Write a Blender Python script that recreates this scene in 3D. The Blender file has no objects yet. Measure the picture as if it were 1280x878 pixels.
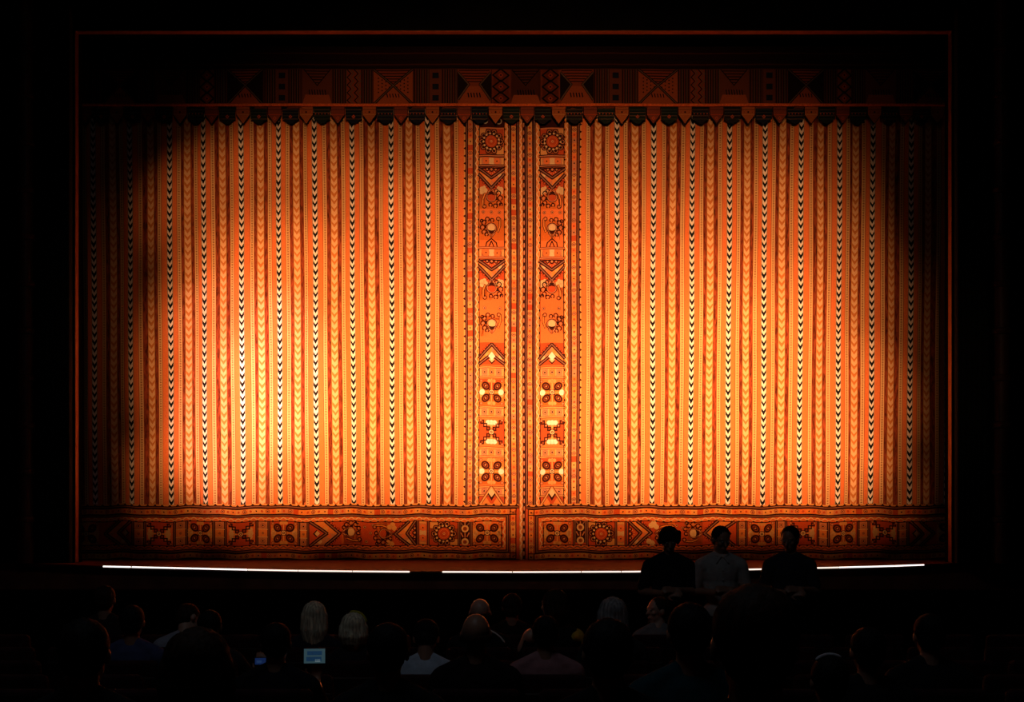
import bpy, bmesh, math, random
import numpy as np
from mathutils import Vector, Matrix, Euler
random.seed(7)
C = bpy.context.scene.collection
PI = math.pi
F = 1666.0            # focal length in pixels of the 1280 wide frame
EYE = 1.97            # camera height above the flat front of the house floor
HOR = 627.0           # row of the horizon
DC, DV, DP = 19.83, 19.70, 18.9      # curtain, valance, proscenium distances
STAGE = 1.10

def W(px, py, D):     # survey: picture measurement + distance -> metres
    return Vector(((px-640)*D/F, D, EYE-(py-HOR)*D/F))

# ---------------------------------------------------------------- camera, light, exposure
cam = bpy.data.objects.new('camera', bpy.data.cameras.new('camera'))
C.objects.link(cam); bpy.context.scene.camera = cam
cam.location = (0, 0, EYE); cam.rotation_euler = (PI/2, 0, 0)
cam.data.sensor_width = 36; cam.data.lens = F/1280*36
cam.data.shift_y = (HOR-439)/1280
cam.data.clip_end = 200

sc = bpy.context.scene
w = bpy.data.worlds.new('dark'); sc.world = w; w.use_nodes = True
w.node_tree.nodes['Background'].inputs[0].default_value = (0.5, 0.6, 1, 1)
w.node_tree.nodes['Background'].inputs[1].default_value = 0.0006
sc.view_settings.view_transform = 'Standard'; sc.view_settings.look = 'None'
sc.view_settings.exposure = 0; sc.view_settings.gamma = 1
sc.view_settings.use_curve_mapping = False

AMBER = (1.0, 0.49, 0.20)
STRAW = (1.0, 0.54, 0.46)       # the narrow hot lamps carry a paler gel
# front-of-house profile spots on the truss: aim px, aim py, half width px, half height px, power
SPOTS = [
 (710, 410, 460, 300, 18832),
 (350, 470, 200, 240, 32059),
 (890, 510, 280, 180, 38684),
 (650, 170, 460, 180, 3893),
 (530, 530, 280, 180, 24454),
 (350, 270, 200, 130, 9141),
 (1010, 410, 140, 300, 6402),
 (1040, 610, 140, 90, 5213),
 (290, 530, 90, 130, 35454),
 (740, 370, 380, 90, 16757),
 (230, 610, 90, 90, 4196),
 (740, 530, 280, 180, 14968),
 (410, 410, 380, 300, 1474),
 (350, 470, 90, 130, 34900),
 (860, 470, 460, 240, 1334),
 (530, 430, 140, 240, 13532),
 (410, 570, 280, 90, 13224),
 (950, 410, 140, 300, 6243),
 (980, 230, 200, 420, 394),
 (290, 410, 90, 90, 15103),
 (1040, 590, 90, 90, 8733),
 (770, 310, 200, 90, 6801),
]
TRUSS_Y, TRUSS_Z = -3.0, 6.5
def spot(ax, ay, hw, hh, power, lx):
    d = bpy.data.lights.new('front_spot', 'SPOT')
    o = bpy.data.objects.new('front_spot', d); C.objects.link(o)
    p = Vector((lx, TRUSS_Y, TRUSS_Z)); a = W(ax, ay, DC)
    o.location = p
    o.rotation_euler = (a-p).to_track_quat('-Z', 'Y').to_euler()
    dist = (a-p).length
    tw = hw*DC/F/dist; th = hh*DC/F/dist
    m = max(tw, th)
    d.spot_size = 2*math.atan(m); d.spot_blend = 1.0
    o.scale = (tw/m, th/m, 1)
    d.energy = power; d.color = STRAW if hw <= 100 and 350 < ay < 560 else AMBER; d.shadow_soft_size = 0.08
for i, s in enumerate(SPOTS):
    spot(*s, lx=((s[0]-640)*DC/F)*0.75)

def area(name, loc, rot, size, sy, power, col):
    d = bpy.data.lights.new(name, 'AREA'); d.shape = 'RECTANGLE'; d.size = size; d.size_y = sy
    d.energy = power; d.color = col
    o = bpy.data.objects.new(name, d); C.objects.link(o); o.location = loc; o.rotation_euler = rot
area('house_light_dimmed', (-1.5, 4.5, 9.6), (0.15, -0.1, 0), 3, 2, 26, (0.80, 0.88, 1.0))

# ---------------------------------------------------------------- helpers
def mat(name, col, rough=0.8, noise=0.0, nscale=8, spec=0.2, metal=0, bump=0, bscale=60, stretch=(1,1,1)):
    m = bpy.data.materials.new(name); m.use_nodes = True
    nt = m.node_tree; b = nt.nodes['Principled BSDF']
    b.inputs['Base Color'].default_value = (*col, 1)
    b.inputs['Roughness'].default_value = rough
    b.inputs['Specular IOR Level'].default_value = spec
    b.inputs['Metallic'].default_value = metal
    tc = nt.nodes.new('ShaderNodeTexCoord'); mp = nt.nodes.new('ShaderNodeMapping')
    mp.inputs['Scale'].default_value = stretch
    nt.links.new(tc.outputs['Object'], mp.inputs[0])
    if noise:
        n = nt.nodes.new('ShaderNodeTexNoise'); n.inputs['Scale'].default_value = nscale
        n.inputs['Detail'].default_value = 4
        nt.links.new(mp.outputs[0], n.inputs['Vector'])
        r = nt.nodes.new('ShaderNodeValToRGB')
        r.color_ramp.elements[0].position = .3; r.color_ramp.elements[1].position = .7
        r.color_ramp.elements[0].color = (*[c*(1-noise) for c in col], 1)
        r.color_ramp.elements[1].color = (*[min(1, c*(1+noise)) for c in col], 1)
        nt.links.new(n.outputs[0], r.inputs[0]); nt.links.new(r.outputs[0], b.inputs['Base Color'])
    if bump:
        n2 = nt.nodes.new('ShaderNodeTexNoise'); n2.inputs['Scale'].default_value = bscale
        nt.links.new(mp.outputs[0], n2.inputs['Vector'])
        bp = nt.nodes.new('ShaderNodeBump'); bp.inputs['Strength'].default_value = bump
        bp.inputs['Distance'].default_value = .01
        nt.links.new(n2.outputs[0], bp.inputs['Height']); nt.links.new(bp.outputs[0], b.inputs['Normal'])
    return m

def emis(name, col, k):
    m = bpy.data.materials.new(name); m.use_nodes = True
    b = m.node_tree.nodes['Principled BSDF']
    b.inputs['Base Color'].default_value = (*[c*.6 for c in col], 1)
    b.inputs['Emission Color'].default_value = (*col, 1); b.inputs['Emission Strength'].default_value = k
    return m

def obj(name, me, m=None, parent=None, smooth=False):
    if isinstance(me, bmesh.types.BMesh):
        bm = me; me = bpy.data.meshes.new(name); bm.to_mesh(me); bm.free()
    o = bpy.data.objects.new(name, me); C.objects.link(o)
    if m: me.materials.clear(); me.materials.append(m)
    if parent: o.parent = parent
    if smooth:
        me.polygons.foreach_set('use_smooth', [True]*len(me.polygons))
    return o
def tag(o, label=None, cat=None, group=None, kind=None):
    if label: o['label'] = label
    if cat: o['category'] = cat
    if group: o['group'] = group
    if kind: o['kind'] = kind
    return o
def empty(name, loc=(0,0,0), rz=0):
    o = bpy.data.objects.new(name, None); C.objects.link(o); o.location = loc; o.rotation_euler = (0,0,rz)
    o.empty_display_size = .1
    return o
def bx(bm, x0, x1, y0, y1, z0, z1, bev=0):
    r = bmesh.ops.create_cube(bm, size=1)
    for v in r['verts']:
        v.co = Vector((x0+(v.co.x+.5)*(x1-x0), y0+(v.co.y+.5)*(y1-y0), z0+(v.co.z+.5)*(z1-z0)))
    if bev:
        es = {e for v in r['verts'] for e in v.link_edges}
        bmesh.ops.bevel(bm, geom=list(es), offset=bev, segments=3, affect='EDGES', profile=.5)
    return bm
def box(*a, **k):
    return bx(bmesh.new(), *a, **k)
def lathe(bm, prof, cx, cy, n=24, a0=0, a1=2*PI):
    full = abs(a1-a0-2*PI) < 1e-6
    k = n if full else n+1
    rings = []
    for r, z in prof:
        rings.append([bm.verts.new((cx+r*math.cos(a0+(a1-a0)*i/n), cy+r*math.sin(a0+(a1-a0)*i/n), z)) for i in range(k)])
    for a, b in zip(rings, rings[1:]):
        for i in range(n):
            bm.faces.new((a[i], a[(i+1) % k], b[(i+1) % k], b[i]))
    if full:
        bm.faces.new(rings[0][::-1]); bm.faces.new(rings[-1])
    return bm

# ---------------------------------------------------------------- the house and the stage (structure)
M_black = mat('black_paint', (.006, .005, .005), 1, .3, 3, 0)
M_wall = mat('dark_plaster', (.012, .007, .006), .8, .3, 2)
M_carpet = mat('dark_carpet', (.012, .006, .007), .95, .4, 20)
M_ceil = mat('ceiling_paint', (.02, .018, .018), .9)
M_copper = mat('gilded_bead', (.46, .17, .075), .5, .15, 12, .5, metal=.6)
M_floorw = mat('stage_boards', (.10, .024, .012), .7, .35, 4, .1, stretch=(1, 6, 1))
M_fascia = mat('stage_fascia', (.40, .12, .07), .7, .3, 3)
def struct(name, bm, m):
    return tag(obj(name, bm, m), kind='structure')

def rake(D):
    return .0105*max(0, 10-D)**1.95
bm = bmesh.new()
ys = [-8, -4, -1] + [i*.5 for i in range(0, 29)]
prev = None
for y in ys:
    z = rake(max(y, -1.5)) - (0 if y > -1.5 else 0)
    a = bm.verts.new((-9, y, z)); b = bm.verts.new((9, y, z)); c = bm.verts.new((-9, y, -.4)); d = bm.verts.new((9, y, -.4))
    if prev:
        pa, pb, pc, pd = prev
        bm.faces.new((pa, pb, b, a)); bm.faces.new((pc, c, d, pd)); bm.faces.new((pa, a, c, pc)); bm.faces.new((pb, pd, d, b))
    else:
        bm.faces.new((a, c, d, b))
    prev = (a, b, c, d)
bm.faces.new((prev[0], prev[1], prev[3], prev[2]))
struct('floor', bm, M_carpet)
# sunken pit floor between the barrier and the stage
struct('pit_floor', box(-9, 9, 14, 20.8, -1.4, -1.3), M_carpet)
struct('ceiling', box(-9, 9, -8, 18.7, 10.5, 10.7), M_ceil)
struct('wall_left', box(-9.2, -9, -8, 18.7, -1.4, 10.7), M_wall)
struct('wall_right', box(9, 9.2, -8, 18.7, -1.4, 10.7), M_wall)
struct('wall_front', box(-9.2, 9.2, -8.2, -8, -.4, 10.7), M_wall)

OL = (94-640)*DP/F; OR_ = (1189.5-640)*DP/F; OT = EYE-(38.5-HOR)*DP/F     # opening
bm = bmesh.new()
bx(bm, -9.2, OL, DP, DP+.3, STAGE, 10.7); bx(bm, OR_, 9.2, DP, DP+.3, STAGE, 10.7); bx(bm, OL, OR_, DP, DP+.3, OT, 10.7)
struct('wall_back', bm, M_black)
def chamfer(kind):
    b = bmesh.new(); t, d = .014, .085        # a splayed gilded edge turned towards the curtain
    def pris(prof, place, e0, e1):
        A = [b.verts.new(place(p, e0)) for p in prof]; B = [b.verts.new(place(p, e1)) for p in prof]; n = len(prof)
        for i in range(n): b.faces.new((A[i], A[(i+1) % n], B[(i+1) % n], B[i]))
        b.faces.new(A[::-1]); b.faces.new(B)
    prof = [(0, -.01), (.006, -.01), (t*.5, d*.38), (t, d), (t, d+.02), (0, d+.02)]
    if kind == 'l': pris(prof, lambda p, e: (OL+p[0], DP+p[1], e), STAGE+.004, OT)
    if kind == 'r': pris(prof, lambda p, e: (OR_-p[0], DP+p[1], e), STAGE+.004, OT)
    if kind == 't': pris(prof, lambda p, e: (e, DP+p[1], OT-p[0]), OL+.002, OR_-.002)
    bmesh.ops.recalc_face_normals(b, faces=b.faces)
    return b
struct('trim_1', chamfer('l'), M_copper); struct('trim_2', chamfer('r'), M_copper); struct('trim_3', chamfer('t'), M_copper)
struct('trim_4', box(-8, 8, DP+.3, DP+.85, EYE-(26-HOR)*DV/F, EYE-(26-HOR)*DV/F+.2), M_black)
# black masking behind the opening
bm = bmesh.new(); bx(bm, -8, 8, 21.4, 21.5, STAGE, 10.5)
struct('wall_stage_rear', bm, M_black)

# curved stage front, surveyed from the bright line along it
LIP = [(-30,702.5),(60,705.5),(130,707.7),(165,708.5),(240,710.2),(310,711.8),(370,713),(440,713.8),(510,714.3),(650,714.7),(790,714.2),
       (870,712.9),(930,711.6),(1040,709.2),(1110,707.4),(1155,705.7),(1230,702.8),(1310,699)]
def lip_y(px):
    xs = [p[0] for p in LIP]; yy = [p[1] for p in LIP]
    py = float(np.interp(px, xs, yy))
    return (EYE-STAGE)*F/(py-HOR)
def lip_pt(px):
    D = lip_y(px); return ((px-640)*D/F, D)
lips = [lip_pt(p) for p in np.linspace(-30, 1310, 80)]
def prism(bm, front, yb, z0, z1):
    top = [bm.verts.new((x, y, z1)) for x, y in front]; bot = [bm.verts.new((x, y, z0)) for x, y in front]
    tb = [bm.verts.new((x, yb, z1)) for x, y in front]; bb = [bm.verts.new((x, yb, z0)) for x, y in front]
    for i in range(len(front)-1):
        bm.faces.new((top[i], top[i+1], tb[i+1], tb[i])); bm.faces.new((bot[i], bb[i], bb[i+1], bot[i+1]))
        bm.faces.new((top[i], bot[i], bot[i+1], top[i+1])); bm.faces.new((tb[i], tb[i+1], bb[i+1], bb[i]))
    bm.faces.new((top[0], tb[0], bb[0], bot[0])); bm.faces.new((top[-1], bot[-1], bb[-1], tb[-1]))
bm = bmesh.new(); prism(bm, [(x, y+.02) for x, y in lips], 21.5, STAGE-.05, STAGE); struct('stage_floor', bm, M_floorw)
bm = bmesh.new(); prism(bm, [(x, y+.12) for x, y in lips], 21.5, -1.3, STAGE-.05); struct('stage_front', bm, M_fascia)

# light spilling on the stage edge, put in as glowing strip segments
M_alu = mat('lip_backing_metal', (.05, .03, .03), .4, metal=.8)
M_spill = emis('spill_glow', (1.0, .86, .74), 1.15); M_spill2 = emis('bright_spill_glow', (1.0, .97, .93), 1.5)  # emission stands in for spilled light on the lip, no lamp
M_gap = mat('dull_lip_strip', (.35, .18, .12), .4)  # dim stretch of the lip, left without glow
strip = empty('lip_spill_glow', (0, 16.6, STAGE-.01))
tag(strip, 'thin glowing white strip put in for light spilling along the curved front edge of the stage', 'strip light')
def ribbon(bm, pa, pb, dy0, dy1, z0, z1):
    n = max(2, int(abs(pb-pa)/14)+1)
    pts = [lip_pt(p) for p in np.linspace(pa, pb, n)]
    vs = []
    for x, y in pts:
        vs.append([bm.verts.new((x, y+dy0, z0)), bm.verts.new((x, y+dy0, z1)), bm.verts.new((x, y+dy1, z1)), bm.verts.new((x, y+dy1, z0))])
    for a, b in zip(vs, vs[1:]):
        for i in range(4):
            bm.faces.new((a[i], b[i], b[(i+1) % 4], a[(i+1) % 4]))
    bm.faces.new(vs[0][::-1]); bm.faces.new(vs[-1])
def local(o, par):
    o.parent = par; o.matrix_parent_inverse = par.matrix_world.inverted() if False else Matrix.Translation(-par.location)
    return o
bm = bmesh.new(); ribbon(bm, 60, 1230, 0.0, .02, STAGE-.045, STAGE-.022); local(obj('lip_backing', bm, M_alu), strip)
segs = [(129,163,M_spill2),(165,240,M_spill2),(241,309,M_spill2),(310,372,M_spill),(373,440,M_spill),(441,512,M_spill),(513,552,M_gap),(553,640,M_spill),
        (641,726,M_spill),(727,776,M_spill),(777,846,M_spill),(847,915,M_spill),(916,985,M_spill),(986,1048,M_spill),(1049,1118,M_spill2),(1119,1155,M_spill2)]
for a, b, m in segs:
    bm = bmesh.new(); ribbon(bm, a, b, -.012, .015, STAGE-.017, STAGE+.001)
    local(obj('spill_segment', bm, m), strip)

# ---------------------------------------------------------------- the painted cloths
OR=(.74,.168,.046); ORL=(.72,.225,.055); TAN=(.68,.31,.105); CREAM=(.70,.43,.23); WHITE=(.84,.68,.58)
DK=(.042,.009,.006); BR=(.24,.05,.016); RED=(.50,.07,.02); MAU=(.26,.11,.08); BLK=(.010,.008,.010)
NAVY=(.012,.014,.026); SAL=(.55,.20,.10); VEL=(.125,.022,.008); GRN=(.10,.13,.07); GREY=(.42,.36,.30)

def cloth_mat():
    m = bpy.data.materials.new('woven_cloth'); m.use_nodes = True
    nt = m.node_tree; b = nt.nodes['Principled BSDF']; L = nt.links
    b.inputs['Roughness'].default_value = .95; b.inputs['Specular IOR Level'].default_value = .05
    at = nt.nodes.new('ShaderNodeAttribute'); at.attribute_name = 'Pattern'
    tc = nt.nodes.new('ShaderNodeTexCoord')
    mp = nt.nodes.new('ShaderNodeMapping'); mp.inputs['Scale'].default_value = (34, 34, 7)
    n = nt.nodes.new('ShaderNodeTexNoise'); n.inputs['Scale'].default_value = 1; n.inputs['Detail'].default_value = 5
    n.inputs['Roughness'].default_value = .65
    L.new(tc.outputs['Object'], mp.inputs[0]); L.new(mp.outputs[0], n.inputs['Vector'])
    mr = nt.nodes.new('ShaderNodeMapRange'); mr.inputs[1].default_value = .35; mr.inputs[2].default_value = .68
    mr.inputs[3].default_value = .5; mr.inputs[4].default_value = 3.4
    L.new(n.outputs[0], mr.inputs[0])
    n2 = nt.nodes.new('ShaderNodeTexNoise'); n2.inputs['Scale'].default_value = 90; n2.inputs['Detail'].default_value = 2
    L.new(tc.outputs['Object'], n2.inputs['Vector'])
    mr2 = nt.nodes.new('ShaderNodeMapRange'); mr2.inputs[1].default_value = .3; mr2.inputs[2].default_value = .7
    mr2.inputs[3].default_value = .88; mr2.inputs[4].default_value = 1.12
    L.new(n2.outputs[0], mr2.inputs[0])
    mx = nt.nodes.new('ShaderNodeMix'); mx.data_type = 'FLOAT'     # velvet mottling only where alpha says so
    L.new(at.outputs['Alpha'], mx.inputs[0]); L.new(mr2.outputs[0], mx.inputs[2]); L.new(mr.outputs[0], mx.inputs[3])
    sc_ = nt.nodes.new('ShaderNodeVectorMath'); sc_.operation = 'SCALE'
    L.new(at.outputs['Color'], sc_.inputs[0]); L.new(mx.outputs[0], sc_.inputs['Scale'])
    L.new(sc_.outputs[0], b.inputs['Base Color'])
    bp = nt.nodes.new('ShaderNodeBump'); bp.inputs['Strength'].default_value = .25; bp.inputs['Distance'].default_value = .004
    L.new(n2.outputs[0], bp.inputs['Height']); L.new(bp.outputs[0], b.inputs['Normal'])
    return m
M_cloth = cloth_mat()

def clip(poly, ax, val, keep_less):
    out = []
    n = len(poly)
    for i in range(n):
        a = poly[i]; b = poly[(i+1) % n]
        ia = (a[ax] <= val) if keep_less else (a[ax] >= val)
        ib = (b[ax] <= val) if keep_less else (b[ax] >= val)
        if ia: out.append(a)
        if ia != ib:
            t = (val-a[ax])/(b[ax]-a[ax])
            out.append((a[0]+t*(b[0]-a[0]), a[1]+t*(b[1]-a[1])))
    return out

class Cloth:
    GX, GY = 5.0, 40.0
    def __init__(s, D, disp, lean=None, dy=None, lim=None):
        s.D, s.dispf, s.lean, s.dy = D, disp, lean, dy
        s.v, s.f, s.c = [], [], []
        s.T = lambda u, v: (u, v); s.cache = {}; s.lim = lim
    def g(s, i, j):
        k = (i, j)
        if k not in s.cache: s.cache[k] = s.dispf(i*s.GX, j*s.GY)
        return s.cache[k]
    def disp(s, x, y):
        i = math.floor(x/s.GX); j = math.floor(y/s.GY); a = x/s.GX-i; b = y/s.GY-j
        return (s.g(i,j)*(1-a)+s.g(i+1,j)*a)*(1-b)+(s.g(i,j+1)*(1-a)+s.g(i+1,j+1)*a)*b
    def raw(s, poly, col, L, mot=0):
        if s.lim:
            poly = clip(clip(poly, 0, s.lim[0], False), 0, s.lim[1], True)
            if len(poly) < 3: return
        xs = [p[0] for p in poly]
        i0 = math.floor(min(xs)/s.GX+1e-9); i1 = math.floor(max(xs)/s.GX-1e-9)
        for i in range(i0, i1+1):
            q = poly
            if i > i0: q = clip(q, 0, i*s.GX, False)
            if i < i1: q = clip(q, 0, (i+1)*s.GX, True)
            if len(q) < 3: continue
            ys_ = [p[1] for p in q]
            j0 = math.floor(min(ys_)/s.GY+1e-9); j1 = math.floor(max(ys_)/s.GY-1e-9)
            for j in range(j0, j1+1):
                r = q
                if j > j0: r = clip(r, 1, j*s.GY, False)
                if j < j1: r = clip(r, 1, (j+1)*s.GY, True)
                if len(r) < 3: continue
                k = len(s.v)
                for x, y in r:
                    d = s.disp(x, y)
                    X = x+(s.lean(x, y) if s.lean else 0); Y = y+(s.dy(x) if s.dy else 0)
                    p = W(X, Y, s.D); s.v.append((p.x, p.y+d-L*.0013, p.z))
                s.f.append(tuple(range(k, k+len(r))))
                s.c.append((*col, mot))
    def poly(s, pts, col, L, mot=0):
        s.raw([s.T(*p) for p in pts], col, L, mot)
    def rect(s, x0, y0, x1, y1, col, L, mot=0):
        s.poly([(x0,y0),(x1,y0),(x1,y1),(x0,y1)], col, L, mot)
    def disc(s, x, y, r, col, L, ry=None, n=14, rot=0):
        ry = ry or r; ca, sa = math.cos(rot), math.sin(rot)
        pts = []
        for k in range(n):
            a = 2*PI*k/n; u, v = r*math.cos(a), ry*math.sin(a)
            pts.append((x+u*ca-v*sa, y+u*sa+v*ca))
        s.poly(pts, col, L)
    def line(s, pts, wd, col, L):
        for a, b in zip(pts, pts[1:]):
            dx, dy = b[0]-a[0], b[1]-a[1]; l = math.hypot(dx, dy)
            if l < 1e-6: continue
            e = wd*.25/l; nx, ny = -dy/l*wd/2, dx/l*wd/2
            a2 = (a[0]-dx*e, a[1]-dy*e); b2 = (b[0]+dx*e, b[1]+dy*e)
            s.poly([(a2[0]+nx,a2[1]+ny),(b2[0]+nx,b2[1]+ny),(b2[0]-nx,b2[1]-ny),(a2[0]-nx,a2[1]-ny)], col, L)
    def arc(s, x, y, r, a0, a1, wd, col, L, n=10, ry=None):
        ry = ry or r
        s.line([(x+r*math.cos(math.radians(a0+(a1-a0)*k/n)), y+ry*math.sin(math.radians(a0+(a1-a0)*k/n))) for k in range(n+1)], wd, col, L)
    def build(s, name, parent=None, hem=0.006):
        me = bpy.data.meshes.new(name); me.from_pydata(s.v, [], s.f)
        ca = me.color_attributes.new('Pattern', 'FLOAT_COLOR', 'CORNER')
        arr = np.repeat(np.array(s.c, dtype=np.float32), [len(f) for f in s.f], axis=0)
        ca.data.foreach_set('color', arr.ravel())
        # faces look towards the house
        me.validate(); me.update()
        n = np.zeros(len(me.polygons)*3); me.polygons.foreach_get('normal', n)
        o = obj(name, me, M_cloth, parent)
        return o

R = random.Random(3)
PATCH = [TAN, ORL, SAL, SAL, OR, RED, ORL]
# ---- ornaments, all drawn in a local frame (u along the strip, v across it)
def patch_strip(c, u0, u1, v0, v1, dim=1):
    u = u0; k = 0
    while u < u1-1:
        w_ = R.uniform(6.2, 8.2); e = min(u+w_, u1)
        c.rect(u, v0, e, v1, R.choice(PATCH) if k % 2 else R.choice([TAN, ORL, SAL, TAN]), 2)
        m_ = (u+e)/2; vm = (v0+v1)/2
        t = k % 4
        if t == 0: c.disc(m_, vm, .95, DK, 4)
        elif t == 2:
            c.disc(m_, vm, 2.6, BR, 3); c.disc(m_, vm, 1.9, SAL, 4); c.disc(m_, vm, .8, DK, 5)
        else: c.disc(m_, vm, 1.5, RED, 3); 
        u += w_; k += 1
    for v in (v0, v1): c.line([(u0, v), (u1, v)], 1.2, DK, 4)
def wavy(c, u0, u1, v, side, col=(.80,.52,.30), per=9.4):
    # pale serpentine braid with dark saw teeth on one side
    n = int((u1-u0)/per*8)
    c.line([(u0+(u1-u0)*k/n, v+1.15*math.sin(2*PI*(u0+(u1-u0)*k/n)/per)) for k in range(n+1)], 1.35, col, 5)
    u = math.ceil(u0/per)*per
    while u < u1:
        uu = u+per*.25
        c.poly([(uu-2.1, v+side*3.3), (uu+2.1, v+side*3.3), (uu, v+side*1.2)], DK, 4)
        u += per
    c.line([(u0, v+side*3.3), (u1, v+side*3.3)], 1.0, DK, 5)
def dbl(c, u0, u1, v, w_=3.6):
    c.line([(u0, v), (u1, v)], w_+.5, DK, 3); c.line([(u0, v), (u1, v)], w_*.36, MAU, 4)
def ringdot(c, u, v, r, hi=CREAM, mid=DK):
    c.disc(u, v, r+.8, DK, 6); c.disc(u, v, r, hi, 7); c.disc(u, v, r*.55, mid, 8); c.disc(u, v, r*.25, hi, 9)
def small_ring(c, u, v, r=1.8):
    c.disc(u, v, r+.5, BR, 4); c.disc(u, v, r, SAL, 5); c.disc(u, v, r*.45, DK, 6)
def leaf_block(c, u, v, hw, hh):
    c.rect(u-hw, v-hh, u+hw, v+hh, (.62,.17,.035), 2)
    c.poly([(u-hw,v-hh),(u+hw,v-hh),(u,v)], RED if R.random() < .4 else OR, 3); c.poly([(u-hw,v+hh),(u,v),(u+hw,v+hh)], (.52,.11,.02), 3)
    for sx in (-1, 1):
        for dv in (-3.4, 0, 3.4): c.disc(u+sx*hw*.80, v+dv, 3.2, CREAM if dv == 0 else TAN, 4)
    for sv in (-1, 1):
        for du in (-3, 0, 3): c.disc(u+du, v+sv*hh*.84, 2.2, TAN, 4)
    c.line([(u-hw, v), (u+hw, v)], 1.1, TAN, 4); c.line([(u, v-hh), (u, v+hh)], 1.3, TAN, 4)
    for sx in (-1, 1):
        for sy in (-1, 1):
            x, y = u+sx*hw*.48, v+sy*hh*.46; a = sx*sy*PI/4
            c.disc(x, y, 6.0, DK, 5, ry=4.9, rot=a); c.disc(x, y, 3.8, BR, 6, ry=2.7, rot=a)
            c.disc(x, y, 2.7, DK, 7, ry=1.8, rot=a); c.disc(x, y, 1.1, SAL, 8)
            c.line([(u, v), (x, y)], 1.6, DK, 5)
            c.disc(u+sx*(hw-2.4), v+sy*(hh-2.4), 2.1, BR, 5); c.disc(u+sx*(hw-2.4), v+sy*(hh-2.4), 1.4, SAL, 6)
    ringdot(c, u, v, 2.9)
def stair_block(c, u, v, hw, hh):
    c.rect(u-hw, v-hh, u+hw, v+hh, OR, 2)
    c.poly([(u-hw,v-hh),(u+hw,v-hh),(u,v)], RED, 3); c.poly([(u-hw,v+hh),(u,v),(u+hw,v+hh)], RED, 3)
    for sx in (-1, 1):
        for dv, rr in ((-4.5, 2.8), (0, 3.6), (4.5, 2.8)): c.disc(u+sx*hw*.68, v+dv, rr, CREAM, 4)
        c.disc(u+sx*hw*.42, v, 2.0, TAN, 4)
    for sx in (-1, 1):
        for sy in (-1, 1):
            for k in (1, 2, 3):
                x, y = u+sx*k*hw*.25, v+sy*k*hh*.25
                c.rect(x-2.8, y-2.6, x+2.8, y+2.6, DK, 5); c.rect(x-1.2, y-1.1, x+1.2, y+1.1, BR if k % 2 else SAL, 6)
            c.disc(u+sx*(hw-2), v+sy*(hh-2), 1.9, BR, 5); c.disc(u+sx*(hw-2), v+sy*(hh-2), 1.2, SAL, 6)
    ringdot(c, u, v, 2.9)
def rosette(c, u, v, hw, hh):
    c.rect(u-hw, v-hh, u+hw, v+hh, BR, 2)
    for sx, sy, cc in ((-1,-1,TAN),(1,-1,RED),(-1,1,RED),(1,1,TAN)):
        c.rect(u+sx*hw, v+sy*hh, u+sx*hw*.45, v+sy*hh*.45, cc, 3)
    for k in range(10):
        a = 2*PI*k/10; c.disc(u+12.2*math.cos(a), v+12.2*math.sin(a), 3.9, DK, 4); c.arc(u+12.2*math.cos(a), v+12.2*math.sin(a), 2.3, 0, 360, .8, SAL, 5)
    c.disc(u, v, 12.5, DK, 5, n=20)
    for k in range(13):
        a = 2*PI*k/13+.2; c.disc(u+9.9*math.cos(a), v+9.9*math.sin(a), 1.35, CREAM, 6, n=8)
    c.disc(u, v, 7.6, RED, 7, n=20); c.arc(u, v, 5.4, 0, 360, .6, OR, 8, n=16); c.disc(u, v, 1.5, CREAM, 8); c.disc(u, v, .9, RED, 9)
def chevs(c, u, v, hh, s, pale=True, inner=12, outer=27, small=True):
    # two nested arrowheads with their points towards +s, base line at u
    c.rect(min(u, u+s*(outer+2)), v-hh, max(u, u+s*(outer+2)), v+hh, RED, 2)
    c.poly([(u+s*2, v-hh), (u+s*inner*.9, v-hh), (u+s*outer, v), (u+s*(inner-.5), v)], ORL, 3)
    c.poly([(u+s*2, v+hh), (u+s*inner*.9, v+hh), (u+s*outer, v), (u+s*(inner-.5), v)], SAL, 3)
    for k, cc in ((.3, CREAM), (.6, TAN), (.8, OR)):
        for sg in (-1, 1):
            if (sg > 0) == (k == .6): continue
            a = (u+s*(2+k*(outer-14)+4), v+sg*hh*(1-k))
            c.disc(a[0], a[1], 2.7, cc, 4)
    for off, tip in ((outer-17, outer), (1.5, inner)):
        for sg in (-1, 1):
            p = [(u+s*off, v+sg*hh), (u+s*tip, v)]
            c.line(p, 4.4, DK, 5); c.line(p, 1.3, MAU, 6)
    x = u+s*inner*.42
    if small:
        c.poly([(x-4.6,v),(x,v-4.6),(x+4.6,v),(x,v+4.6)], DK, 5)
        c.poly([(x-3.4+s,v),(x+s,v-3.6),(x+3.4+s,v),(x+s,v+3.6)], CREAM if pale else SAL, 6)
    else:               # scalloped base row with pale beads
        c.rect(min(u, u+s*2.2), v-hh, max(u, u+s*2.2), v+hh, DK, 5)
        for dv, rr in ((-5.5, 2.4), (0, 3.0), (5.5, 2.4)): c.disc(u+s*2.8, v+dv, rr, DK, 5); c.disc(u+s*2.6, v+dv, rr*.5, SAL, 6)
        for dv, du in ((-4, 5.6), (4, 5.6), (-1.6, 7.6), (1.6, 7.6)): c.disc(u+s*du, v+dv, .6, CREAM, 6, n=6)
    for sg in (-1, 1):      # little scallops behind the outer point
        for k in range(1, 4):
            c.disc(u+s*(outer-17*k/4+1.5), v+sg*(hh*k/4+1.5), 2.3, DK, 4); c.disc(u+s*(outer-17*k/4+2), v+sg*(hh*k/4+2), 1.3, RED, 5)
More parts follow.
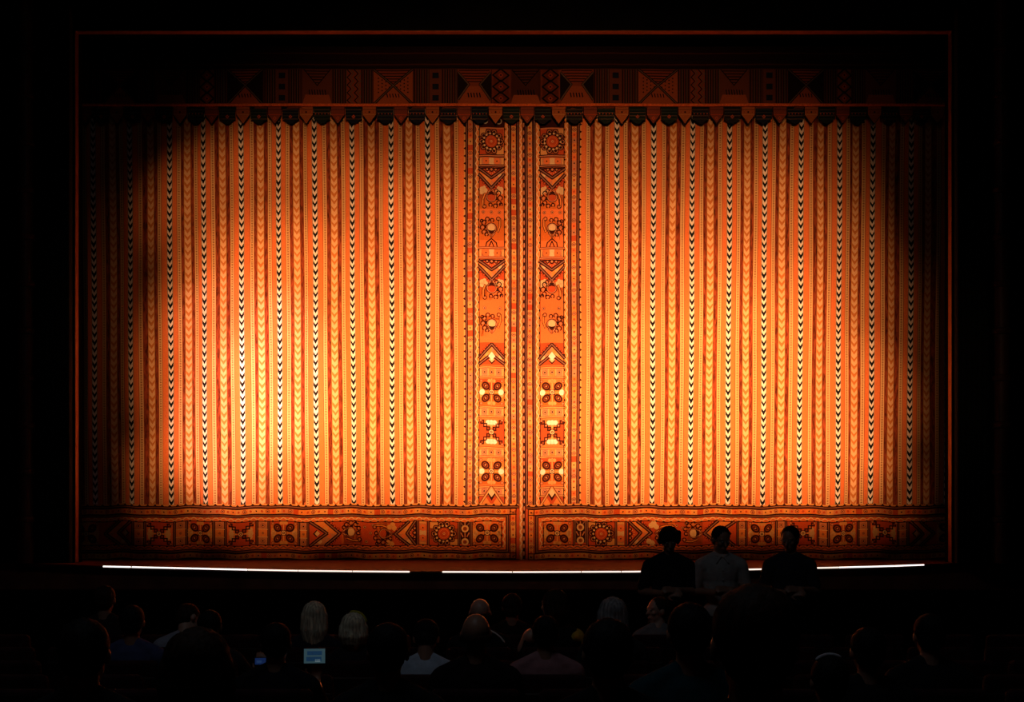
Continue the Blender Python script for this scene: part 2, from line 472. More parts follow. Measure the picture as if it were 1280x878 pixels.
def flower(c, u, v, hh, s, pale=True, flip=1):
    # a round bud on a forked stem, curls around it; the stem runs towards -s
    c.rect(u-11, v-hh, u+15, v+hh, (.60,.13,.022), 1)
    for sg in (-1, 1):
        c.poly([(u-s*12.5, v), (u-s*8, v+sg*.6), (u-s*4, v+sg*4.6), (u-s*6.5, v+sg*5)], DK, 5); c.poly([(u-s*11, v+sg*.6), (u-s*7.5, v+sg*1.5), (u-s*5, v+sg*4), (u-s*6.6, v+sg*4.2)], SAL, 6)
    c.disc(u, v, 7.0, DK, 4); c.disc(u, v, 6.1, SAL, 5); c.disc(u, v, 5.2, BR, 6); c.disc(u+s*.6, v, 4.6, CREAM if pale else RED, 7)
    c.poly([(u-s*8,v),(u-s*2,v-5.5),(u-s*3,v)], DK, 8); c.poly([(u-s*8,v),(u-s*2,v+5.5),(u-s*3,v)], DK, 8)
    f = flip
    c.line([(u-s*4, v+f*8), (u+s*3, v+f*10.5), (u+s*12, v+f*10.5)], 3.0, DK, 4)
    c.line([(u-s*4, v+f*8), (u+s*3, v+f*10.5), (u+s*12, v+f*10.5)], 1.5, ORL, 5)
    c.arc(u+s*12, v+f*8.6, 2.3, 0, 360, 1, DK, 5); c.disc(u+s*12, v+f*8.6, 1.1, SAL, 6)
    for du, dv, r in ((-5,-9,2.8),(1,-11,3.0),(7,-9.5,2.8),(11,-5,2.5),(9,-12,1.9),(-8,-6,2.2),(10,1,2.2)):
        c.arc(u+s*du, v+f*dv, r, 30, 330, 1.3, DK, 5, n=9); c.disc(u+s*du, v+f*dv, r*.45, SAL, 4)
    c.poly([(u-s*1, v-f*7), (u+s*4, v-f*6), (u+s*3, v-f*10)], DK, 5)
def ring_col(c, u, v, hh, hw=6):
    c.rect(u-hw, v-hh, u+hw, v+hh, DK, 2)
    for dv in (-5.5, 11):
        c.disc(u, v+dv, 4.6, CREAM, 5); c.disc(u, v+dv, 2.4, BR, 6); c.disc(u, v+dv, 3.4, TAN, 5)
        c.disc(u, v+dv, 2.3, BR, 7)
    c.line([(u, v-hh), (u, v-hh+5)], 1.2, SAL, 5); c.line([(u, v), (u, v+5.5)], 1.2, SAL, 5)
    for sx in (-1, 1):
        c.line([(u+sx*5, v-hh+1), (u+sx*2.5, v-hh+5)], 1.2, MAU, 5); c.line([(u+sx*5, v), (u+sx*2.5, v+4.5)], 1.4, SAL, 5)
        c.line([(u+sx*hw, v-hh), (u+sx*hw, v+hh)], 1.2, MAU, 6)
def strip_col(c, u0, u1, v, hh):
    dbl2 = [(u0-1.2), (u1+1.2)]
    for x in dbl2:
        c.line([(x, v-hh), (x, v+hh)], 3.6, DK, 4); c.line([(x, v-hh), (x, v+hh)], 1.0, MAU, 5)
    cols = [SAL, ORL, SAL]
    for k in range(3):
        a = v-hh+k*2*hh/3
        c.rect(u0, a, u1, a+2*hh/3, cols[k], 3); c.line([(u0, a), (u1, a)], .7, CREAM, 4)
        small_ring(c, (u0+u1)/2, a+hh/3, 2.3 if k != 1 else 1.0)
def bowtie(c, u0, u1, v0, v1):
    c.rect(u0, v0, u1, v1, SAL, 2); m_ = (v0+v1)/2
    c.rect(u0, m_-3, u1, m_+3, CREAM, 3); c.rect(u0, v0, u1, v0+3, TAN, 3); c.rect(u0, v1-3, u1, v1, TAN, 3)
    for q in (.28, .72):
        x, y = (u0+u1)/2, v0+(v1-v0)*q; c.disc(x, y, (u1-u0)/2, OR, 4); c.disc(x, y, .9, DK, 5)
def band3(c, v0, v1, hw):     # band crossing a vertical panel with three ringed dots
    c.rect(-hw, v0, hw, v1, TAN, 3)
    for v in (v0-1.2, v1+1.2):
        c.line([(-hw, v), (hw, v)], 3.0, BR, 4); c.line([(-hw, v), (hw, v)], 1.2, TAN, 5)
    for x in (-9, 0, 9):
        c.rect(x-3.9, v0, x+3.9, v1, SAL if x else ORL, 4); small_ring(c, x, (v0+v1)/2, 2.4)

def vpanel(c, cx, fl):
    """tall ornamental panel of a leading edge; u = across, v = down (picture rows)"""
    hw = 15.5
    T0 = c.T
    c.T = lambda u, v: T0(cx+fl*u, v)
    c.rect(-hw, 60, hw, 632, OR, 1)
    c.rect(-hw, 100, hw, 160, DK, 2)
    for x in (-5.5, 12): c.arc(x-3, 152, 3.4, 0, 360, 1.2, GREY, 4)
    c.line([(-hw, 161), (hw, 161)], 1.4, SAL, 4); rosette(c, -.5, 177.5, hw, 16)
    for y in (195.5, 208):
        c.line([(-hw, y), (hw, y)], 3.6, DK, 8); c.line([(-hw, y), (hw, y)], 1.2, SAL, 9)
    def bow(y0, y1):
        T1 = c.T; c.T = lambda u, v: T1(v, u); bowtie(c, y0, y1, -hw, hw); c.T = T1
    bow(198, 206)
    def vee(y, s):        # chevrons pointing down (s=1) or up (s=-1); base row y
        T1 = c.T; c.T = lambda u, v: T1(v, u); chevs(c, y, 0, hw, s, inner=13, outer=26, small=(s < 0)); c.T = T1
    def flo(y, s, pale, flip):
        T1 = c.T; c.T = lambda u, v: T1(v, u); flower(c, y, 0, hw, s, pale, flip); c.T = T1
    def pales(y):
        for sx in (-1, 1):
            for dx, dy, r in ((12,0,3),(8,2,3.2),(12,4,2.8),(9,-2,2)): c.disc(sx*dx, y+dy, r, CREAM, 3)
    flo(247, 1, False, -1); pales(237); vee(210, 1)
    for x in (-10, 0, 10): small_ring(c, x, 266, 1.6)
    flo(286, -1, True, 1)
    for sx in (-1, 1): c.line([(0, 299), (sx*6, 304), (sx*7, 309)], 1.4, DK, 5); c.line([(0, 302), (sx*3, 309)], 1.4, DK, 5)
    c.rect(-hw, 310, hw, 325, OR, 2); bow(312.5, 321)
    for y in (310.5, 323): c.line([(-hw, y), (hw, y)], 3, BR, 8); c.line([(-hw, y), (hw, y)], 1.2, SAL, 9)
    flo(361, 1, False, -1); pales(353); vee(325, 1)
    for x in (-9, 10): small_ring(c, x, 386, 1.8)
    flo(406, -1, True, 1)
    vee(457, -1)
    c.poly([(-4.5,446),(0,440.5),(4.5,446),(0,451.5)], WHITE, 8)
    band3(c, 461, 471, hw); leaf_block(c, 0, 491, hw, 16.5)
    for sx in (-1, 1): c.disc(sx*12, 491, 3.5, WHITE, 5)
    band3(c, 511, 520.5, hw); stair2(c, 0, 541, hw, 17)
    band3(c, 562, 570.5, hw); leaf_block(c, 0, 590, hw, 16.5)
    for sx in (-1, 1): c.disc(sx*12, 590, 3.5, WHITE, 5)
    band3(c, 611, 619, hw)
    c.rect(-hw, 621, hw, 632, RED, 3)
    for sg in (-1, 1):
        c.line([(0, 610), (sg*14.5, 632)], 4.2, BR, 6); c.line([(0, 610), (sg*14.5, 632)], 1.6, TAN, 7)
        c.poly([(sg*1,631.5),(sg*12,631.5),(sg*6.5,623)], ORL, 7)
    c.poly([(-5,618.5),(0,612.5),(5,618.5),(0,627)], DK, 7); c.poly([(-4,617),(0,611.5),(4,617),(0,622.5)], CREAM, 8)
    c.T = T0
def stair2(c, u, v, hw, hh):  # the same stepped motif turned a quarter
    T1 = c.T; c.T = lambda a, b: T1(u+(b-v), v+(a-u)); stair_block(c, u, v, hh, hw); c.T = T1
    for sy in (-1, 1):
        for dx in (-4, 0, 4): c.disc(u+dx, v+sy*12, 3.0, WHITE, 5)

def chevron_stripe(c, x, y0, y1, hw, base, dark, edge, ph):
    c.rect(x-hw-.7, y0, x+hw+.7, y1, edge, 2); c.rect(x-hw, y0, x+hw, y1, base, 3)
    y = y0+ph-10
    while y < y1:
        p = 9.45+R.uniform(-.25, .25)
        a, t = (4.0 if base is WHITE else 3.3)+R.uniform(-.6, .8), 3.6
        for s in (-1, 1):
            q = [(x, y+4.2), (x+s*hw, y), (x+s*hw, y+a), (x, y+4.2+a+.9)]
            q = clip(clip(q, 1, y0, False), 1, y1, True)
            if len(q) > 2: c.poly(q, dark, 4)
        y += p
def ladder(c, x, y0, y1):
    c.rect(x-2.3, y0, x+2.3, y1, (.72,.40,.17), 2)
    for sg in (-1, 1): c.rect(x+sg*2.6-.3, y0, x+sg*2.6+.3, y1, (.30,.05,.012), 3)
    y = y0+.5
    while y < y1-1:
        c.rect(x-1.0, y, x+1.0, y+.95, (.20,.04,.012), 4); y += 2.15

blackL = [74.5,119.4,165.8,214.8,257.4,304.5,351,396.4,442.8,491,535.9]
tanL = [97,143.3,190.6,236.5,280.6,328,372.9,420,466.3,513,559]
dotL = [85.5,108.5,131.5,154.3,178,202,226.3,247.3,269,292.5,317.5,339.5,362.3,384.5,408.5,431.5,454.5,478.4,502.3,523.9,547.3,570.4]
blackR = [770.3,815,862.5,909.1,953,998.5,1046.5,1088,1136,1182.6,1229]
tanR = [747.3,792.5,839,885.6,931.5,975.5,1023.3,1067,1112,1158,1205]
dotR = [735,758.5,781,803.2,827.5,851,874.5,897.5,920.5,942.5,964.5,987,1011,1034.7,1057.5,1077,1101,1125,1147.5,1171,1194,1217]
TOPY, STR = 60.0, 632.0

def fold(x, y):
    hang = min(1, max(0, (y-40)/300.)); a = .5+.5*hang
    quiet = .35 if 575 < x < 735 else 1.0
    return quiet*a*(.024*math.sin(x*2*PI/46.5+.8+.3*math.sin(y*.004)) + .014*math.sin(x*2*PI/117+y*.0012+1) + .012*math.sin(x*2*PI/31.3+2.2))
def lean(x, y):
    d = x-656; k = max(0, min(1, (abs(d)-70)/130.))
    return math.copysign(1, d)*k*2.6*max(0, 632-y)/400. + .35*math.sin(y*.021+x*.05)*(y < 640)
def sag(x):
    return .7*math.sin(x*2*PI/93.+.6)+.5*math.sin(x*2*PI/41.)

def side_strips(c, x_scal, strips, wavs, dbls, y0, y1):
    pass

def paint_half(c, left):
    if left: black, tan, dots, xa, xb, xs = blackL, tanL, dotL, 60, 656.4, 579.5
    else: black, tan, dots, xa, xb, xs = blackR, tanR, dotR, 656.4-5, 1240, 725.5
    s = 1 if left else -1
    c.rect(xa, TOPY-20, xb, 704, OR, 0)
    # velvet bands either side of each tan stripe
    for t in tan:
        l = max([d for d in dots if d < t] or [t-11.5]); r = min([d for d in dots if d > t] or [t+11.5])
        c.rect(l+2.4, TOPY, r-2.4, STR, VEL, 1, .95)
    for t in tan: chevron_stripe(c, t, TOPY, STR, 3.5, (.76,.41,.20), (.58,.175,.04), (.60,.24,.07), R.uniform(0, 9))
    for t in black: chevron_stripe(c, t, TOPY, STR, 2.7, WHITE, BLK, (.30,.22,.14), R.uniform(0, 9))
    for t in dots: ladder(c, t, TOPY, STR)
    # leading edge: serrations, patchwork strips, braids, panel
    T0 = c.T
    c.T = lambda u, v: T0(v, u)            # u runs down the cloth
    mx = lambda v: v if left else 1312.2-v + 0   # mirror about 656.1 for the right half
    sgn = 1 if left else -1
    def X(v): return v if left else {579.8:726.4, 583:723.3, 587.7:717.6, 592.8:711.8, 596.3:707.4, 633.2:672.5, 637:668.2, 642.2:662.5, 647.6:658}.get(v, 1312-v)
    v_end = STR
    c.rect(TOPY, min(X(579.8), X(583)), v_end, max(X(579.8), X(583)), TAN, 1)
    u = TOPY
    while u < v_end-3:
        a = X(583)-sgn*.5
        c.poly([(u, a), (u+5, a), (u+2.5, a-sgn*3.4)], DK, 3); u += 9.4
    dbl(c, TOPY, v_end, X(583), 2.4)
    p = X(587.7); patch_strip(c, TOPY, v_end, p-3.4, p+3.4)
    dbl(c, TOPY, v_end, X(592.8), 2.8)
    p = X(596.3); c.rect(TOPY, p-2.6, v_end, p+2.6, ORL, 2); wavy(c, TOPY, v_end, p-sgn*.6, sgn)
    p = X(633.2); c.rect(TOPY, p-2.8, v_end, p+2.8, ORL, 2); wavy(c, TOPY, v_end, p+sgn*.6, -sgn)
    dbl(c, TOPY, v_end, X(637), 2.8)
    p = X(642.2); patch_strip(c, TOPY, v_end, p-3.4, p+3.4)
    dbl(c, TOPY, 700, X(647.6), 3.2)
    if left:
        c.rect(TOPY, 649.2, 703, 653.2, ORL, 2); wavy(c, TOPY, 703, 651.3, 1)
        c.rect(TOPY, 653.4, 703, 656.4, DK, 3)
        u = TOPY
        while u < 700: c.disc(u+2, 654.9, 3.0, SAL, 6, ry=.85, n=10); u += 9.4
    c.T = T0
    vpanel(c, 614.5 if left else 690, 1 if left else -1)
    # ---- bottom border
    xo = 648 if left else 658.2
    X0, X1 = (xa, xo) if left else (xo, xb)
    c.rect(xa if left else 657, STR, 649 if left else xb, 704, RED, 5)
    base = 6
    sub = Sub(c, base)
    u = X0
    while u < X1-4:
        sub.poly([(u, 633), (u+5, 633), (u+2.5, 630.2)], DK, 2); u += 9.4
    sub.rect(X0, 630.6, X1, 632.4, TAN, 1)
    dbl(sub, X0, X1, 634.3, 3.0)
    if left: P0, P1 = xa, 645.5
    else: P0, P1 = 660, xb
    patch_strip(sub, P0, P1, 636.3, 643.6)
    sub.T = (lambda T: (lambda u, v: T(v, u)))(sub.T)
    pc = 641.3 if left else 664
    patch_strip(sub, 637, 699, pc-3.6, pc+3.6)
    dbl(sub, 645, 690, 634.4 if left else 671, 3.8)
    wavy(sub, 652, 684, 630 if left else 676.3, -1 if left else 1)
    sub.T = c.T
    i0, i1 = (xa, 634.4) if left else (671, xb)
    dbl(sub, i0, i1, 645.4, 3.0)
    sub.rect(i0+(0 if left else 2), 647, i1-(2 if left else 0), 688, OR, 0)
    w0, w1 = (xa, 629) if left else (677, xb)
    wavy(sub, w0, w1, 649.2, 1); wavy(sub, w0, w1, 685.3, -1, MAU)
    dbl(sub, i0, i1, 689.3, 3.2)
    b0, b1 = (xa, 645) if left else (660, xb)
    patch_strip(sub, b0, b1, 691.6, 699)
    sub.rect(xa if left else 657, 699.6, 649 if left else xb, 704, DK, 6)
    cy, hh = 667.2, 14.6
    sub.rect(w0, cy-hh-.5, w1, cy+hh+.5, RED, 1)
    if left:
        leaf_block(sub, 609, cy, 18.5, hh); ring_col(sub, 581.3, cy-1.5, hh-1, 6.5); rosette(sub, 555, cy, 17, hh+.5)
        bowtie(sub, 524.5, 533, cy-hh, cy+hh)
        for x in (522.3, 535.6, 589.3, 573.4): sub.line([(x, cy-hh), (x, cy+hh)], 3, DK, 8); sub.line([(x, cy-hh), (x, cy+hh)], 1, MAU, 9)
        flower(sub, 480, cy, hh, -1, False, -1); flower(sub, 438, cy-1, hh, 1, True, 1)
        for x, y in ((456, 659), (463, 666), (458, 677), (466, 656)): small_ring(sub, x, y, 1.7)
        chevs(sub, 521, cy, hh, -1, small=False); chevs(sub, 387, cy, hh, 1, inner=22, outer=38)
        for x, y in ((491, 656), (487, 659), (493, 660), (490, 680), (486, 678)): sub.disc(x, y, 3.2, TAN, 5)
        strip_col(sub, 374.5, 384, cy, hh); leaf_block(sub, 355, cy, 16.5, hh); strip_col(sub, 322.5, 334.5, cy, hh)
        stair_block(sub, 301.5, cy, 17.5, hh); strip_col(sub, 269, 280.5, cy, hh); leaf_block(sub, 250.5, cy, 16, hh)
        strip_col(sub, 219.5, 232, cy, hh); stair_block(sub, 199, cy, 17, hh); strip_col(sub, 168.5, 180, cy, hh)
        chevs(sub, 166, cy, hh, -1, outer=34, inner=18); leaf_block(sub, 108, cy, 16, hh)
    else:
        leaf_block(sub, 696.5, cy, 18, hh); ring_col(sub, 725.4, cy-1.5, hh-1, 6.5); rosette(sub, 751.5, cy-.5, 16.5, hh+.5)
        bowtie(sub, 771.5, 780, cy-hh, cy+hh)
        for x in (717.5, 734, 769.5, 782.5): sub.line([(x, cy-hh), (x, cy+hh)], 3, DK, 8); sub.line([(x, cy-hh), (x, cy+hh)], 1, MAU, 9)
        flower(sub, 829, cy, hh, 1, False, -1); flower(sub, 867, cy-1, hh, -1, True, 1)
        for x, y in ((846, 657), (853, 660), (848, 668), (857, 655)): small_ring(sub, x, y, 1.7)
        chevs(sub, 785, cy, hh, 1, inner=16, outer=29, small=False); chevs(sub, 919, cy, hh, -1, inner=22, outer=39)
        for x, y in ((817, 655), (820, 659), (814, 658), (815, 680), (811, 678)): sub.disc(x, y, 3.4, CREAM, 5)
        strip_col(sub, 923, 932, cy, hh); leaf_block(sub, 951.8, cy-.5, 16, hh); strip_col(sub, 971.5, 981, cy, hh)
        stair_block(sub, 1003, cy, 17, hh); strip_col(sub, 1024, 1034.5, cy, hh); leaf_block(sub, 1053.7, cy, 16, hh)
        strip_col(sub, 1074, 1084.5, cy, hh); stair_block(sub, 1105, cy-1, 17, hh); strip_col(sub, 1124, 1133, cy, hh)
        chevs(sub, 1136, cy, hh, 1, outer=32, inner=18); leaf_block(sub, 1187, cy, 16, hh)

class Sub:                # the same cloth, drawing on top of a given layer
    def __init__(s, c, base): s.c = c; s.base = base; s.T = c.T
    def poly(s, pts, col, L, mot=0):
        s.c.raw([s.T(*p) for p in pts], tuple(k*q for k, q in zip(col, (1.0, .84, .55))), L+s.base, mot)
for _n in ('rect', 'disc', 'line', 'arc'): setattr(Sub, _n, Cloth.__dict__[_n])

c = Cloth(DC, fold, lean, sag, (60, 656.4)); paint_half(c, True)
cur = c.build('stage_curtain')
tag(cur, 'left half of the patterned orange and brown stage curtain, its braided edge overlapping the centre', 'curtain', 'the two halves of the stage curtain')
c = Cloth(DC+.05, fold, lean, sag, (652, 1240)); paint_half(c, False)
cur2 = c.build('stage_curtain')
tag(cur2, 'right half of the patterned orange and brown stage curtain, behind the three standing men', 'curtain', 'the two halves of the stage curtain')

# ---- valance: plain top, ornamental band, orange cord, pennant tabs
val = empty('valance', W(640, 45, DV)); val.location.z = OT+.15
tag(val, 'dark woven valance with geometric panels and pointed tabs across the top of the stage curtain', 'valance')
vf = lambda x, y: .006*math.sin(x*.13)+.01*math.sin(x*.031)
c = Cloth(DV, vf)
BASEV=(.07,.020,.011); LV=(.14,.038,.018); OV=(.34,.075,.022); KV=(.016,.007,.006); GV=(.13,.075,.05)
c.rect(60, 20, 1240, 86, (.022,.007,.006), 0)
for y, cc in ((52,BASEV),(60,KV),(66,BASEV),(74,KV),(80,BASEV),(84,KV)): c.rect(60, y, 1240, y+1.6, cc, 1)
c.rect(60, 86, 1240, 131, BASEV, 0)
VY0, VY1 = 87., 130.5
def vlines(a, b):
    x = a+1; k = 0
    while x < b-.8:
        c.rect(x, VY0, x+1.1, VY1, KV, 2); c.rect(x+1.1, VY0, x+1.9, VY1, GV if k % 2 else LV, 2); x += 3.1; k += 1
def vsquares(a, b):
    c.rect(a, VY0, b, VY1, LV, 1)
    for y in (VY0+2, VY0+16, VY0+30): c.rect(a+3.5, y+2, b-3.5, y+9, NAVY, 2)
def vzig(a, b):
    c.rect(a, VY0, b, VY1, BR, 1); m_ = (a+b)/2
    for off in (0, (b-a)/2):
        for q in (0, 3.4):
            pts = []; y = VY0; k = 0
            while y <= VY1: pts.append((a+off+1+q+(4.5 if k % 2 else 0), y)); y += 4.8; k += 1
            c.line(pts, 1.3, KV if q == 0 else GV, 3)
def vfunnel(a, b):
    c.rect(a, VY0, b, VY1, LV, 1); m_ = (a+b)/2; h = (b-a)/2
    c.poly([(a,VY1),(b,VY1),(b-4,VY1-12),(a+4,VY1-12)], OV, 2)
    for k in range(5):
        y = VY0+2+k*3.6; wd = h-3-k*3.4; c.line([(m_-wd, y), (m_+wd, y)], 1.2, KV, 3)
    c.line([(a+2, VY0), (m_, VY0+20), (b-2, VY0)], 1.2, KV, 3)
    for k in range(7): c.line([(m_-10+k*3.3, VY1-18), (m_-9+k*3.3, VY1-12)], 1.3, KV, 3)
def vx(a, b, dark=False):
    m_ = (a+b)/2; ym = (VY0+VY1)/2-2
    c.rect(a, VY0, b, VY1, BASEV, 1)
    c.poly([(a,VY0+2),(m_-1,ym),(a,VY1-2)], KV if dark else OV, 2); c.poly([(b,VY0+2),(m_+1,ym),(b,VY1-2)], KV if dark else OV, 2)
    c.poly([(a+3,VY1),(m_,ym),(b-3,VY1)], OV if not dark else OV, 2); c.poly([(a+3,VY0),(b-3,VY0),(m_,ym)], BR, 2)
    for k in range(5):
        y = VY0+1.5+k*3.4; wd = (b-a)/2*(1-(y-VY0)/(ym-VY0))-1
        if wd > 1: c.line([(m_-wd, y), (m_+wd, y)], 1.2, KV, 3)
    for p in ([(a, VY0), (m_, ym), (b, VY0)], [(a, VY1), (m_, ym), (b, VY1)]):
        c.line(p, 3.2, KV, 4); c.line(p, 1.1, GV, 5)
    if not dark:
        for sx in (-1, 1):
            e = a if sx < 0 else b
            for i in range(1, 5):
                for j in range(-i+0, i+1, 2):
                    x, y = m_+sx*(i*4.6), ym+j*2.2
                    if abs(x-m_) < (b-a)/2-2: c.disc(x, y, 1.1, KV, 4, n=4)
    for k in range(5): c.line([(m_-8+k*3.6, VY1-13), (m_-7+k*3.6, VY1-9)], 1.3, KV, 5)
def vangle(a, b):        # dark side triangles with a pale edge
    m_ = (a+b)/2; ym = (VY0+VY1)/2-3
    c.rect(a, VY0, b, VY1, BR, 1)
    c.poly([(a,VY1),(b,VY1),(m_+8,ym+2),(m_-8,ym+2)], OV, 2)
    for k in range(5):
        y = VY0+1.5+k*3.4; wd = (b-a)/2-2-k*2.8; c.line([(m_-wd, y), (m_+wd, y)], 1.2, KV, 3)
    for s, e in ((1, a), (-1, b)):
        c.poly([(e,VY0+5),(e+s*14,ym),(e,VY1-6)], KV, 4); p = [(e+s*1, VY0+4), (e+s*14, ym), (e+s*1, VY1-6)]
        c.line(p, 3, KV, 4); c.line(p, 1.6, GV, 5)
    for k in range(5): c.line([(m_-8+k*3.6, VY1-14), (m_-7+k*3.6, VY1-9)], 1.5, KV, 5)
def vdiam(a, b):
    c.rect(a, VY0, b, VY1, BR, 1); m_ = (a+b)/2; h = (b-a)/2
    for k in range(3):
        y = VY0+7+k*14.5
        c.line([(m_-h, y), (m_, y-8), (m_+h, y), (m_, y+8), (m_-h, y)], 2, KV, 3); c.disc(m_, y, 3.4, RED, 3, n=4); c.disc(m_, y, 1.4, KV, 4, n=4)
def mir(fn, a, b, *k):
    fn(a, b, *k); fn(1314-b, 1314-a, *k)
c.rect(615, VY0, 700, VY1, BR, 1); vdiam(616, 636); vfunnel(638, 676); vdiam(678, 698)
mir(vangle, 700, 742); mir(vlines, 742, 762); mir(vsquares, 762, 777); mir(vlines, 777, 797); mir(vx, 798, 847); mir(vlines, 847, 863)
mir(vzig, 863, 881); mir(vlines, 881, 899); mir(vfunnel, 899, 936); mir(vlines, 937, 954); mir(vsquares, 954, 969); mir(vlines, 969, 984)
mir(vx, 985, 1030, True); mir(vlines, 1031, 1046); mir(vdiam, 1047, 1064); mir(vlines, 1065, 1081); mir(vfunnel, 1082, 1120); mir(vlines, 1121, 1140)
mir(vx, 1141, 1186, True); mir(vlines, 1187, 1204)
c.rect(60, 131, 1240, 136, LV, 1)
o = c.build('header_band'); local(o, val)
M_cord = mat('orange_cord', (.80, .15, .035), .8, .25, 40, .1)
bm = bmesh.new(); a = W(60, 132.4, DV); b = W(1240, 132.4, DV)
n = 60; ring = []
for i in range(n+1):
    x = a.x+(b.x-a.x)*i/n; y = DV-.045+.5*vf(60+1180*i/n, 0)
    ring.append([bm.verts.new((x, y+.022*math.cos(2*PI*k/8), a.z+.022*math.sin(2*PI*k/8))) for k in range(8)])
for p, q in zip(ring, ring[1:]):
    for k in range(8): bm.faces.new((p[k], p[(k+1) % 8], q[(k+1) % 8], q[k]))
local(obj('cord', bm, M_cord, smooth=True), val)
R2 = random.Random(9)
k = -12
for k in range(-12, 17):
    xc = 560.3+39.45*k
    # dark tab
    if 95 < xc < 1215:
        t = Cloth(DV, lambda x, y: -.012+.02*(y-130)/30.)
        base = R2.choice([NAVY, (.014,.02,.016), (.018,.014,.016)])
        t.rect(xc-10.3, 133, xc+10.3, 149.5, base, 0)
        t.poly([(xc-8.6,149.5),(xc+8.6,149.5),(xc+2.5,154.5),(xc-2.5,154.5)], base, 0)
        for y in (137, 140.5, 144.5, 148.5): t.rect(xc-9.8, y, xc+9.8, y+.8, GV if R2.random() < .5 else (.05,.055,.045), 1)
        if R2.random() < .4: t.disc(xc, 146, 2.4, RED, 2, n=4); t.disc(xc, 146, 1.2, GV, 3, n=4)
        else:
            for q in range(5): t.disc(xc-8+q*4, 142.5, .8, RED, 2, n=6)
        local(tag(t.build('tab'), 'dark blue-black tab'), val)
    xb_ = xc+19.8
    if 95 < xb_ < 1215:
        t = Cloth(DV, lambda x, y: -.016+.02*(y-130)/30.)
        lt = (k % 2 != 0)
        cc = (.40,.105,.03) if lt else (.22,.05,.026)
        t.poly([(xb_-8.9,133),(xb_+8.9,133),(xb_+8.9,144),(xb_,156),(xb_-8.9,144)], KV, 0)
        t.poly([(xb_-8.2,133),(xb_+8.2,133),(xb_+8.2,143.7),(xb_,154.6),(xb_-8.2,143.7)], cc, 1)
        t.rect(xb_-8, 143.2, xb_+8, 144, (.5,.2,.07) if lt else RED, 2); t.rect(xb_-8, 137, xb_+8, 137.6, DK, 2)
        if lt: t.disc(xb_, 140.5, 1.2, DK, 2)
        else: t.disc(xb_, 148, 2.6, RED, 2, n=4); t.disc(xb_, 148, 1.2, GV, 3, n=4)
        for q in (-5, 5): t.disc(xb_+q, 140.5, .8, BR, 2, n=6)
        local(tag(t.build('tab'), 'pointed brown tab'), val)

# ---------------------------------------------------------------- proscenium sides: drape folds and ringed pilasters
M_drape = mat('black_drape', (.010, .013, .013), .9, .3, 4)
M_pil = mat('dark_gilt', (.07, .022, .014), .5, .3, 6, .4)
for sx, lab in ((-1, 'left'), (1, 'right')):
    x0 = (OR_ if sx > 0 else OL)+sx*.03; x1 = x0+sx*.46
    bm = bmesh.new(); n = 60; fr = []
    for i in range(n+1):
        x = x0+(x1-x0)*i/n; fr.append((x, DP-.09-.04*math.sin(i/n*2*PI*6)))
    if sx < 0: fr = fr[::-1]
    prism(bm, fr, DP-.02, STAGE+.005, OT+.3)
    tag(obj('drape', bm, M_drape, smooth=False), 'narrow black drape hanging in folds just %s of the stage opening' % lab, 'drape')
    p = empty('pilaster', (x1+sx*.16, DP-.15, STAGE)); tag(p, 'dark ringed pilaster at the far %s side of the stage opening' % lab, 'pilaster')
    bm = bmesh.new(); lathe(bm, [(.12, 0), (.12, .3), (.10, .34), (.10, 7.9), (.13, 8.0)], 0, 0); obj('shaft', bm, M_pil, p)
    for k in range(11):
        z = .62+k*.66; bm = bmesh.new(); lathe(bm, [(.095, z-.05), (.125, z-.035), (.135, z), (.125, z+.035), (.095, z+.05)], 0, 0)
        obj('ring_moulding', bm, M_pil, p)
bm = bmesh.new(); bx(bm, -8.9, 8.9, 13.2, 13.32, 0, 1.02); bx(bm, -8.9, 8.9, 13.16, 13.36, 1.02, 1.09, bev=.015)
struct('pit_barrier', bm, M_black)

# ---------------------------------------------------------------- seats
ROWS = [10.8-.91*k for k in range(10)]
M_seat = mat('seat_plush', (.030, .008, .010), .95, .4, 15); M_seatw = mat('seat_shell', (.018, .009, .007), .5, .2, 6)
def seat_parts():
    P = []
    bm = bmesh.new(); bx(bm, -.235, .235, -.10, .36, .35, .43, bev=.03); P.append(('seat_cushion', bm, M_seat))
    bm = bmesh.new(); bx(bm, -.235, .235, -.20, -.13, .34, .90, bev=.03)
    for v in bm.verts: v.co.y -= (v.co.z-.34)*.10; v.co.z += .03*math.cos(v.co.x/.235*PI/2)*(v.co.z > .8)
    P.append(('seat_back', bm, M_seat))
    bm = bmesh.new(); bx(bm, -.225, .225, -.225, -.20, .30, .80, bev=.01)
    for v in bm.verts: v.co.y -= (v.co.z-.34)*.10
    P.append(('back_shell', bm, M_seatw))
    bm = bmesh.new(); bx(bm, -.295, -.245, -.22, .22, .58, .62, bev=.012); P.append(('armrest', bm, M_seatw))
    bm = bmesh.new(); bx(bm, -.285, -.255, -.16, .10, 0, .58, bev=.006); P.append(('side_stand', bm, M_seatw))
    return P
SP = []
for nme, bm, m in seat_parts():
    me = bpy.data.meshes.new(nme); bm.to_mesh(me); bm.free(); me.materials.append(m); SP.append((nme, me))
def place_seat(x, y, label, group):
    r = empty('theatre_seat', (x, y, rake(y)+.006)); tag(r, label, 'seat', group)
    for nme, me in SP: obj(nme, me, None, r)

